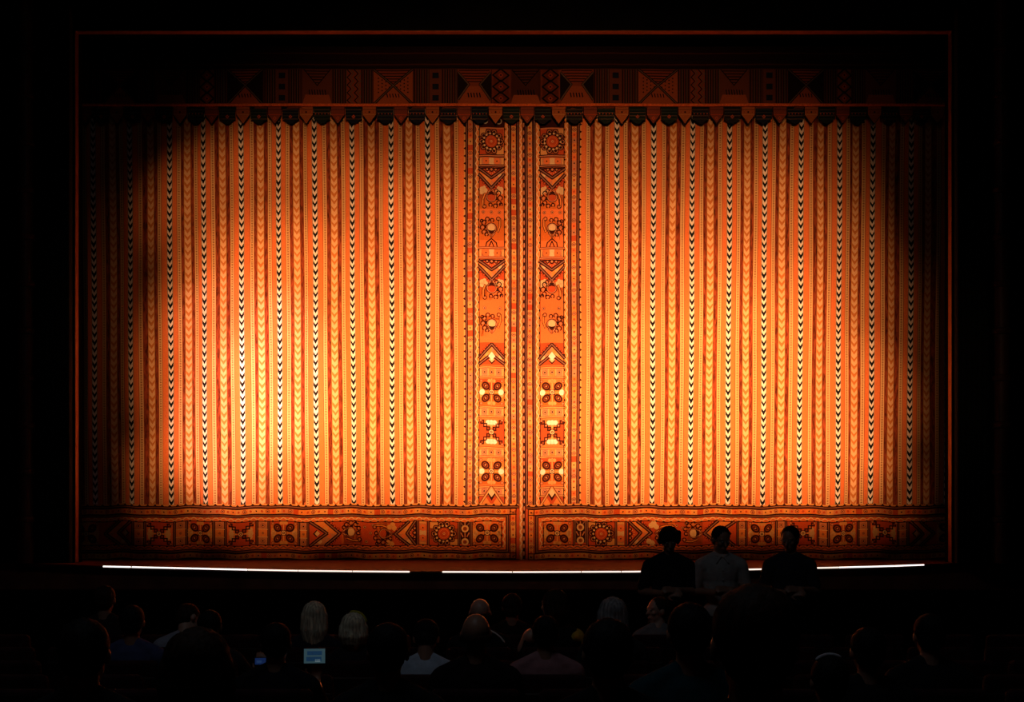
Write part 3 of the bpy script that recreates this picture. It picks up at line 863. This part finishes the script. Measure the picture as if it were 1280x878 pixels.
# ---------------------------------------------------------------- people
def sph(bm, c, r, rot=None, n=14):
    if not hasattr(r, '__len__'): r = (r, r, r)
    m = Matrix.Translation(c) @ ((rot or Matrix.Identity(4)).to_4x4()) @ Matrix.Diagonal((*r, 1))
    bmesh.ops.create_uvsphere(bm, u_segments=n, v_segments=n-4, radius=1, matrix=m)
def cap(bm, a, ra, b, rb, n=12):
    a, b = Vector(a), Vector(b); d = b-a; L = d.length
    q = d.to_track_quat('Z', 'Y').to_matrix().to_4x4()
    m = Matrix.Translation((a+b)/2) @ q
    bmesh.ops.create_cone(bm, cap_ends=True, cap_tris=False, segments=n, radius1=ra, radius2=rb, depth=L, matrix=m)
    sph(bm, a, ra, n=n); sph(bm, b, rb, n=n)
def fuse(bm, voxel, smooth=3, name='body'):
    me = bpy.data.meshes.new(name); bm.to_mesh(me); bm.free()
    o = bpy.data.objects.new('tmp', me); C.objects.link(o)
    r = o.modifiers.new('r', 'REMESH'); r.mode = 'VOXEL'; r.voxel_size = voxel
    s = o.modifiers.new('s', 'SMOOTH'); s.iterations = smooth; s.factor = .5
    dg = bpy.context.evaluated_depsgraph_get(); dg.update()
    ne = bpy.data.meshes.new_from_object(o.evaluated_get(dg)); ne.name = name
    bpy.data.objects.remove(o); bpy.data.meshes.remove(me)
    ne.polygons.foreach_set('use_smooth', [True]*len(ne.polygons))
    return ne
def hand(bm, wr, d, side, nrm, curl=.5):
    """palm and five fingers; d = pointing direction, nrm = back of the hand, side = +1/-1 for the thumb side"""
    d = d.normalized(); nrm = (nrm-nrm.dot(d)*d).normalized(); lat = d.cross(nrm)*side
    for k in (-1.5, -.5, .5, 1.5):
        cap(bm, wr+lat*k*.012+d*.012, .013, wr+d*.085+lat*k*.0195, .0105, 8)
    for k, ln in ((1.5, .070), (.5, .080), (-.5, .074), (-1.5, .058)):
        p = wr+d*.088+lat*k*.0205; dd = d+lat*k*.05
        for q, fr in enumerate((.45, .32, .25)):
            e = p+dd.normalized()*ln*fr; cap(bm, p, .0088-.0007*q, e, .0081-.0007*q, 8)
            p = e; dd = (dd.normalized()-nrm*curl*.75)
    p = wr+d*.022+lat*.026; e = p+(d*.6+lat*.75-nrm*.25).normalized()*.040; cap(bm, p, .013, e, .0105, 8)
    cap(bm, e, .0105, e+(d*.9+lat*.2-nrm*.3).normalized()*.030, .0085, 8)

def figure(standing=False, lean_=0, slump=0, hp=0, hy=0, hand_t=None, arms='lap', fem=False, hk=1.0):
    """returns dict of meshes. local frame: feet on z=0, facing +Y"""
    if standing: Hh, Sh, Hip = 1.632, 1.452, .93
    else: Hh, Sh, Hip = 1.155, .978, .505
    sw = .165 if fem else .185
    piv = Vector((0, 0, Hip)); RL = Matrix.Rotation(-lean_, 3, 'X')
    up = lambda p: piv+RL @ (Vector(p)-piv)
    head_c = up((0, .015+slump, Hh-slump*.3)); RH = RL @ Euler((-hp, 0, hy)).to_matrix()
    def H(p): return head_c+RH @ Vector(p)
    e4 = RL.to_4x4(); h4 = RH.to_4x4()
    parts = {}
    mid = (Sh+Hip)/2
    elb, wri = {}, {}
    for s in (-1, 1):
        sh = up((s*sw, 0, Sh-.055))
        if arms == 'lap' : e = up((s*.235, .05, Sh-.27)); w_ = Vector((s*.13, .30, Hip+.115))
        elif arms == 'fold': e = up((s*.245, -.01, Sh-.29)); w_ = up((s*.055, .21, Sh-.26-(.035 if s > 0 else 0)))
        if hand_t is not None and s == 1: w_ = Vector(hand_t)-Vector((0, 0.01, .07)); e = (sh+w_)/2+Vector((.06, -.02, -.14))
        elb[s], wri[s] = e, w_
    def torso(bm, g):
        sph(bm, up((0, 0, Sh-.12)), (.155+g, .105+g, .17+g), e4); sph(bm, up((0, -.005, mid)), (.145+g, .105+g, .17+g), e4)
        sph(bm, up((0, -.005, Hip+.03)), (.165+g, .125+g, .115+g))
        cap(bm, up((-sw+.01, 0, Sh-.058)), .055+g, up((sw-.01, 0, Sh-.058)), .055+g)
        for s in (-1, 1): cap(bm, up((s*.035, -.01, Sh+.045)), .036+g*.5, up((s*(sw-.012), 0, Sh-.045)), .050+g)
        if fem:
            for s in (-1, 1): sph(bm, up((s*.07, .085, Sh-.15)), .055+g)
    def legs(bm, g, shin=True):
        for s in (-1, 1):
            if standing:
                cap(bm, (s*.09, 0, .90), .088+g, (s*.105, .01, .50), .058+g); cap(bm, (s*.105, .01, .50), .058+g, (s*.115, -.02, .10), .036+g)
            else:
                cap(bm, (s*.09, .02, Hip), .085+g, (s*.115, .43, Hip+.0), .058+g); cap(bm, (s*.115, .43, Hip), .056+g, (s*.115, .42, .10), .037+g)
    bm = bmesh.new()
    torso(bm, 0); legs(bm, 0)
    for s in (-1, 1):
        a = (s*.115, -.02 if standing else .42)
        cap(bm, (a[0], a[1], .08), .036, (a[0], a[1]+.13, .035), .030); sph(bm, (a[0], a[1]-.03, .04), .036)
        cap(bm, up((s*sw, 0, Sh-.055)), .050, elb[s], .040); cap(bm, elb[s], .040, wri[s], .027)
        d = (wri[s]-elb[s]).normalized()
        if hand_t is not None and s == 1: hand(bm, wri[s], Vector((.0, .15, 1)), -1, Vector((0, -1, 0.1)), .75)
        elif arms == 'fold': hand(bm, wri[s], Vector((-s*.8, .35, .05)), s*1, Vector((0, .8, .6)), .6)
        else: hand(bm, wri[s], Vector((-s*.25, 1, -.25)), s, Vector((0, .2, 1)), .45)
    cap(bm, up((0, -.012, Sh+.0)), .058, H((0, -.02, -.06)), .052)
    # head: skull, jaw, brow, nose, lips, ears
    sph(bm, H((0, -.008, .025)), (.075*hk, .094*hk, .090*hk), h4, 18); sph(bm, H((0, .022, -.045)), (.055, .062, .068), h4)
    sph(bm, H((0, .052, -.085)), (.030, .026, .024), h4)
    cap(bm, H((0, .083, .012)), .010, H((0, .106, -.022)), .014, 8); sph(bm, H((0, .083, -.058)), (.026, .012, .010), h4)
    for s in (-1, 1):
        sph(bm, H((s*.030, .072, .030)), (.026, .016, .009), h4); sph(bm, H((s*.036, .062, -.015)), (.026, .022, .020), h4)
        sph(bm, H((s*.078*hk, -.008, -.005)), (.010, .020, .031), h4)
    parts['body'] = fuse(bm, .0085, 4)
    bm = bmesh.new(); torso(bm, .013)
    for s in (-1, 1):
        sh = up((s*sw, 0, Sh-.055)); e = elb[s]; cap(bm, sh, .063, sh+(e-sh)*.80, .057)
    parts['shirt'] = fuse(bm, .012, 4, 'shirt')
    bm = bmesh.new(); legs(bm, .014)
    sph(bm, (0, -.005, Hip+.0), (.178, .138, .10)); parts['trousers'] = fuse(bm, .014, 3, 'trousers')
    bm = bmesh.new()
    for s in (-1, 1):
        a = (s*.115, -.02 if standing else .42)
        cap(bm, (a[0], a[1]-.035, .045), .044, (a[0], a[1]+.14, .040), .038); cap(bm, (a[0], a[1]-.02, .05), .044, (a[0], a[1]-.02, .09), .043)
    parts['shoes'] = fuse(bm, .012, 2, 'shoes')
    # eyes
    bm = bmesh.new()
    for s in (-1, 1): sph(bm, H((s*.030, .080, .012)), .0105, n=10)
    me = bpy.data.meshes.new('eyes'); bm.to_mesh(me); bm.free(); parts['eyes'] = me
    parts['H'], parts['h4'], parts['hk'] = H, h4, hk
    parts['sh'] = lambda p: up(p)
    return parts

def hair_mesh(P, style):
    H, h4, hk = P['H'], P['h4'], P['hk']
    bm = bmesh.new(); rr = random.Random(len(style))
    if style == 'short':
        sph(bm, H((0, -.022, .038)), (.085*hk, .093*hk, .088*hk), h4, 20); sph(bm, H((0, -.045, -.012)), (.072*hk, .062*hk, .065*hk), h4, 20)
    elif style == 'fringe':     # thick on top with a side flick
        sph(bm, H((0, -.015, .045)), (.092, .100, .088), h4, 20); sph(bm, H((0, -.045, -.012)), (.078, .062, .066), h4, 20)
        for a in range(9):
            x = -.08+.02*a; cap(bm, H((x, .04, .10)), .022, H((x*1.18, .088, .055-.02*abs(a-4)/4)), .010, 8)
        for s in (-1, 1): sph(bm, H((s*.082, .0, .01)), (.018, .035, .05), h4)
    elif style == 'bald_rim':
        for k in range(15):
            a = PI*(1+k/14.); sph(bm, H((.074*hk*math.cos(a), -.012+.088*hk*math.sin(a), -.015)), (.016, .016, .026), h4, 8)
    else:                       # long: cap plus locks
        L = {'long': .24, 'bob': .13, 'very_long': .34}[style]
        sph(bm, H((0, -.022, .034)), (.092*hk, .098*hk, .092*hk), h4, 20); sph(bm, H((0, -.045, -.03)), (.088, .062, .09), h4, 20)
        for k in range(15):
            a = PI*(1+(k/14.)*1.0)+rr.uniform(-.05, .05); x, y = .082*math.cos(a), -.015+.080*math.sin(a)
            l = L*(.9+.15*rr.random())
            cap(bm, H((x, y, .02)), .022, H((x*1.08, y*1.05-.012, .02-l*.5)), .019, 8)
            cap(bm, H((x*1.08, y*1.05-.012, .02-l*.5)), .019, H((x*.95, y-.006, .02-l)), .009, 8)
    me = fuse(bm, .008, 3, 'hair')
    # strand relief
    co = np.zeros(len(me.vertices)*3); me.vertices.foreach_get('co', co); co = co.reshape(-1, 3)
    nn = np.zeros(len(me.vertices)*3); me.vertices.foreach_get('normal', nn); nn = nn.reshape(-1, 3)
    hc = H((0, -.02, 0)); ang = np.arctan2(co[:, 0]-hc.x, co[:, 1]-hc.y)
    amp = {'short': .0016, 'fringe': .003, 'bald_rim': .001}.get(style, .0028)
    co += nn*(amp*np.sin(ang*34+3*np.sin(co[:, 2]*30)))[:, None]
    me.vertices.foreach_set('co', co.ravel()); me.update()
    return me

SK = {'light': mat('skin_light', (.52,.30,.22), .45, .1, 30, .4), 'mid': mat('skin_mid', (.33,.17,.11), .45, .1, 30, .4), 'dark': mat('skin_dark', (.10,.045,.03), .4, .1, 30, .4)}
def hmat(n, col): return mat(n, col, .65, .6, 60, .12, bump=.5, bscale=60, stretch=(1, 1, .12))
HM = {'black': hmat('hair_black', (.007,.006,.006)), 'brown': hmat('hair_brown', (.035,.016,.010)), 'blond': hmat('hair_blond', (.72,.56,.40)),
      'grey': hmat('hair_grey', (.25,.24,.24)), 'light_brown': hmat('hair_light_brown', (.20,.12,.08))}
_cm = {}
def cmat(col):
    if col not in _cm: _cm[col] = mat('fabric', col, .9, .12, 25, .1, bump=.3, bscale=25)
    return _cm[col]
M_eye = mat('eye', (.3,.28,.27), .2); M_shoe = mat('shoe_leather', (.01,.01,.01), .4)
POSE = {
 'sit': figure(), 'sit_f': figure(fem=True), 'lean': figure(lean_=.55, hp=.15, hy=-.8), 'bow': figure(lean_=.16, hp=.35, slump=.02),
 'turn': figure(hy=.7, fem=True), 'hold': figure(hand_t=(.17, .37, .97)), 'hold_low': figure(hand_t=(.30, .33, .86)),
 'stand': figure(True, hp=.38, arms='fold'), 'stand_turn': figure(True, hp=.28, hy=-.55, arms='fold'), 'stand_side': figure(True, hp=.38, hy=.35, arms='fold'),
 'back': figure(hy=2.0, fem=True),
}
_hc = {}
def person(loc, pose, label, shirt, hair=None, hcol='black', skin='mid', s=1.0, rz=0, trouser=(.012,.012,.016), group=None):
    P = POSE[pose]; r = empty('person', loc, rz); r.scale = (s, s, s); tag(r, label, 'person', group)
    obj('body', P['body'].copy(), SK[skin], r)
    obj('shirt', P['shirt'].copy(), cmat(shirt), r); obj('trousers', P['trousers'].copy(), cmat(trouser), r)
    obj('shoes', P['shoes'].copy(), M_shoe, r); obj('eyes', P['eyes'].copy(), M_eye, r)
    if hair:
        k = (pose, hair)
        if k not in _hc: _hc[k] = hair_mesh(P, hair)
        obj('hair', _hc[k].copy(), HM[hcol], r)
    return r

# three men standing in front of the stage, facing the house
GS = None
SD = 12.1
def stand(px, pose, label, shirt, hair, hcol, s, skin='mid', rz=PI, D=SD):
    return person(((px-640)*D/F, D, 0.005), pose, label, shirt, hair, hcol, skin, s, rz)
m1 = stand(836, 'stand', 'person in a dark T-shirt, leftmost of the three standing men, thick tousled hair', (.010,.011,.016), 'fringe', 'black', .985)
m2 = stand(901, 'stand_side', 'person standing before the stage in a pale short-sleeved buttoned shirt, hands together', (.40,.37,.35), 'short', 'black', .99)
m3 = stand(987, 'stand_turn', 'person in a dark grey shirt standing before the stage, rightmost of the three standing men', (.035,.032,.04), 'short', 'black', .99)
# collar and placket of the pale shirt
def add_collar(r, P, col, buttons=True):
    bm = bmesh.new(); U = P['sh']
    for k in range(12):
        a0, a1 = 2*PI*k/12, 2*PI*(k+1)/12
        cap(bm, U((.066*math.cos(a0), .004+.062*math.sin(a0), 1.500-.02*math.sin(a0))), .013, U((.066*math.cos(a1), .004+.062*math.sin(a1), 1.500-.02*math.sin(a1))), .013, 8)
    for s in (-1, 1): cap(bm, U((s*.02, .078, 1.475)), .014, U((s*.055, .100, 1.425)), .009, 8)
    obj('collar', fuse(bm, .006, 2, 'collar'), cmat(col), r)
    bm = bmesh.new()
    for k in range(3): sph(bm, U((0, .121+.002*(k == 1), 1.36-k*.085)), (.007, .004, .007), n=8)
    obj('buttons', bm, cmat((.5,.5,.5)), r)
add_collar(m2, POSE['stand_side'], (.42,.38,.36))

def sit(px, top, row, pose, label, shirt, hair=None, hcol='black', skin='mid', s=None, group=None, base=1.262):
    D = ROWS[row]; z = rake(D)+.006
    tz = EYE-(top-HOR)*D/F
    hh = base+(0.01 if hair in ('short','long','bob','very_long') else 0)
    if s is None: s = (tz-z)/hh
    x = (px-640)*D/F
    taken.setdefault(row, []).append(x)
    return person((x, D, z), pose, label, shirt, hair, hcol, skin, s, 0, group=group)
taken = {}
sit(131, 733, 0, 'sit', 'person with reddish dark brown hair in the front row, farthest left of the audience', (.03,.02,.02), 'short', 'brown')
sit(222, 748, 1, 'lean', 'person in a pale striped shirt leaning forward to the right, near the front left', (.30,.31,.38), 'short', 'brown', 'light', s=1.0)
sit(165, 758, 2, 'sit', 'person with dark hair and a dim blue shirt, behind and left of the leaning person', (.06,.075,.17), 'short', 'black')
pB = sit(262, 764, 2, 'hold_low', 'person with black hair holding up a small blue screen at the left', (.02,.02,.025), 'short', 'black')
sit(393, 753, 1, 'sit_f', 'woman with straight blond shoulder-length hair seated above the bluish tablet', (.02,.02,.03), 'long', 'blond', 'light', base=1.262)
pH = sit(442, 767, 2, 'sit_f', 'woman with short blond bob and a yellow-green hair band', (.02,.018,.02), 'bob', 'blond', 'light')
pA = sit(345, 780, 4, 'hold', 'person in black holding up a bluish tablet beside their head', (.012,.012,.016), 'short', 'black')
sit(485, 781, 6, 'sit', 'person with a round black head of hair, seated two rows behind the blond bob', (.012,.012,.014), 'short', 'black')
sit(531, 780, 3, 'bow', 'person in a pale blue shirt with dark hair, left of the two bald heads', (.45,.52,.62), 'short', 'black', s=.95)
p10 = sit(600, 750, 1, 'sit', 'bald person with thin white piping on the right shoulder, farther of the two bald heads', (.014,.014,.016), 'bald_rim', 'brown', 'light')
sit(595, 769.5, 4, 'sit', 'bald person in a dark shirt, the nearer and larger of the two bald heads', (.014,.010,.011), 'bald_rim', 'brown', 'mid')
sit(640, 743, 0, 'sit', 'person with dark brown hair in the front row right of the bald heads', (.02,.012,.012), 'short', 'brown')
p13 = sit(692, 738, 1, 'turn', 'woman with upright brown hair, bare shoulder and a yellow sleeve, front centre right', (.012,.010,.010), 'bob', 'brown', 'light')
sit(682, 771, 3, 'sit', 'person in a dusky pink top with black hair, just behind the yellow sleeve', (.34,.17,.18), 'short', 'black')
sit(766, 748, 2, 'sit_f', 'woman with greyish streaked hair seated left of the standing men', (.02,.02,.02), 'long', 'grey', 'light')
sit(760, 776, 7, 'sit', 'person with large black head of hair, directly behind the grey-haired woman', (.010,.010,.012), 'short', 'black')
sit(862, 756, 6, 'sit', 'person in a dark teal shirt left of the nearest big head', (.010,.045,.06), 'short', 'black')
sit(822, 742, 0, 'back', 'person in the front row turned round towards the camera below the first standing man', (.22,.20,.20), 'short', 'brown', 'light', s=.93)
sit(944, 735, 9, 'sit', 'person with the nearest and largest dark round head, below the standing men', (.020,.020,.022), 'short', 'brown')
p21 = sit(1037, 822, 6, 'sit', 'person low in the seat with a pale head band, right of the nearest head', (.012,.013,.03), 'short', 'black')
sit(105, 776, 7, 'sit', 'person in black, nearest figure at the far left edge', (.014,.014,.014), 'short', 'black')
sit(247, 788, 8, 'sit_f', 'person with wide dark brown hair, large and near at the lower left', (.012,.010,.010), 'bob', 'brown')
sit(1085, 786, 5, 'sit', 'person with black hair at the right, two places from the head with the pale band', (.012,.012,.014), 'short', 'black')
sit(1162, 769, 4, 'sit', 'person in black, farthest right of the audience', (.012,.012,.014), 'short', 'black')

# small worn pieces (children of their wearers)
def on_head(r, pose, fn, name, m, label=None):
    P = POSE[pose]; bm = bmesh.new(); fn(bm, P['H'], P['h4']); o = obj(name, fuse(bm, .006, 2, name), m, r)
    if label: o['label'] = label
def band_(bm, H, h4, r=.100, z=.035, a0=0, a1=180):
    for k in range(12):
        p = [math.radians(a0+(a1-a0)*(k+q)/12) for q in (0, 1)]
        cap(bm, H((r*math.cos(p[0]), -.02, z+r*math.sin(p[0]))), .011, H((r*math.cos(p[1]), -.02, z+r*math.sin(p[1]))), .011, 8)
on_head(pH, 'sit_f', lambda b, H, h: band_(b, H, h, .094, .036, 15, 100), 'hair_band', cmat((.42,.40,.05)), 'yellow-green hair band')
on_head(p21, 'sit', lambda b, H, h: band_(b, H, h, .089, .040, 60, 130), 'head_band', cmat((.5,.5,.55)), 'pale head band')
bm = bmesh.new(); U = POSE['sit']['sh']
for k in range(8):
    q0, q1 = k/8, (k+1)/8
    f = lambda q: U((.070+.150*q, -.045-.012*math.sin(q*PI), 1.035-.065*q-.09*q**3))
    cap(bm, f(q0), .008, f(q1), .008, 8)
obj('shoulder_piping', fuse(bm, .004, 2, 'shoulder_piping'), cmat((.75,.73,.70)), p10)
bm = bmesh.new(); U = POSE['turn']['sh']
sph(bm, U((.155, .0, .935)), (.062, .075, .055)); cap(bm, U((.16, .0, .93)), .066, U((.21, .03, .84)), .062)
obj('sleeve', fuse(bm, .009, 3, 'sleeve'), cmat((.55,.36,.05)), p13)
bm = bmesh.new(); sph(bm, U((-.15, -.0, .935)), (.075, .078, .062)); cap(bm, U((-.16, 0, .93)), .066, U((-.21, .03, .84)), .055)
obj('bare_shoulder', fuse(bm, .009, 3, 'bare_shoulder'), SK['light'], p13)

# screens held up
def screen(name, label, cat, par, lp, w_, h_, em, bands):
    g = par.matrix_world
    loc = Vector(par.location)+Vector(lp)*par.scale[0]
    r = empty(name, loc); r.rotation_euler = (-.25, 0, .12); tag(r, label, cat)
    obj('case', box(-w_/2, w_/2, 0, .009, 0, h_, bev=.003), mat('device_case', (.02,.02,.025), .4), r)
    sr_ = obj('screen', box(-w_/2+.005, w_/2-.005, -.0015, .0, .005, h_-.005), em, r)
    for k, (a, b, c_, d, m) in enumerate(bands):
        obj('screen_block', box(a*w_, b*w_, -.0022, -.0014, c_*h_, d*h_), m, sr_)
EB = emis('screen_dark_blue', (.006,.022,.05), 1); EP = emis('screen_pale', (.022,.045,.055), 1); EW = emis('screen_bright', (.09,.13,.14), 1)
screen('tablet', 'small tablet with pale bluish screen held up left of the blond bob', 'tablet', pA, (.165, .335, 1.005), .128, .092, EP,
       [(-.32,.32,.55,.80,EB),(-.36,.30,.18,.45,EB),(.02,.25,.14,.30,EW)])
screen('phone', 'small phone with deep blue screen held up at the audience left', 'phone', pB, (.30, .31, .85), .085, .055, emis('screen_blue', (.004,.012,.05), 1),
       [(-.3,.1,.3,.6,emis('screen_blue_light', (.01,.025,.07), 1))])

# ---- the seats: one under every sitter and the rest of each row
NAMES = ['front', 'second', 'third', 'fourth', 'fifth', 'sixth', 'seventh', 'eighth', 'ninth', 'tenth']
for i, D in enumerate(ROWS):
    half = .40*D+.3; xs = sorted(taken.get(i, []))
    allx = list(xs)
    def free(x): return all(abs(x-q) > .555 for q in allx)
    x = -half
    while x <= half:
        if free(x): allx.append(x); x += .56
        else: x += .03
    for x in sorted(allx):
        occ = any(abs(x-q) < 1e-6 for q in xs)
        if occ: place_seat(x, D, 'dark plush theatre seat with somebody sitting in it, %s row from the stage' % NAMES[i], 'occupied seats of the %s row' % NAMES[i])
        else: place_seat(x, D, 'empty dark plush theatre seat, %s row from the stage' % NAMES[i], 'empty seats of the %s row' % NAMES[i])
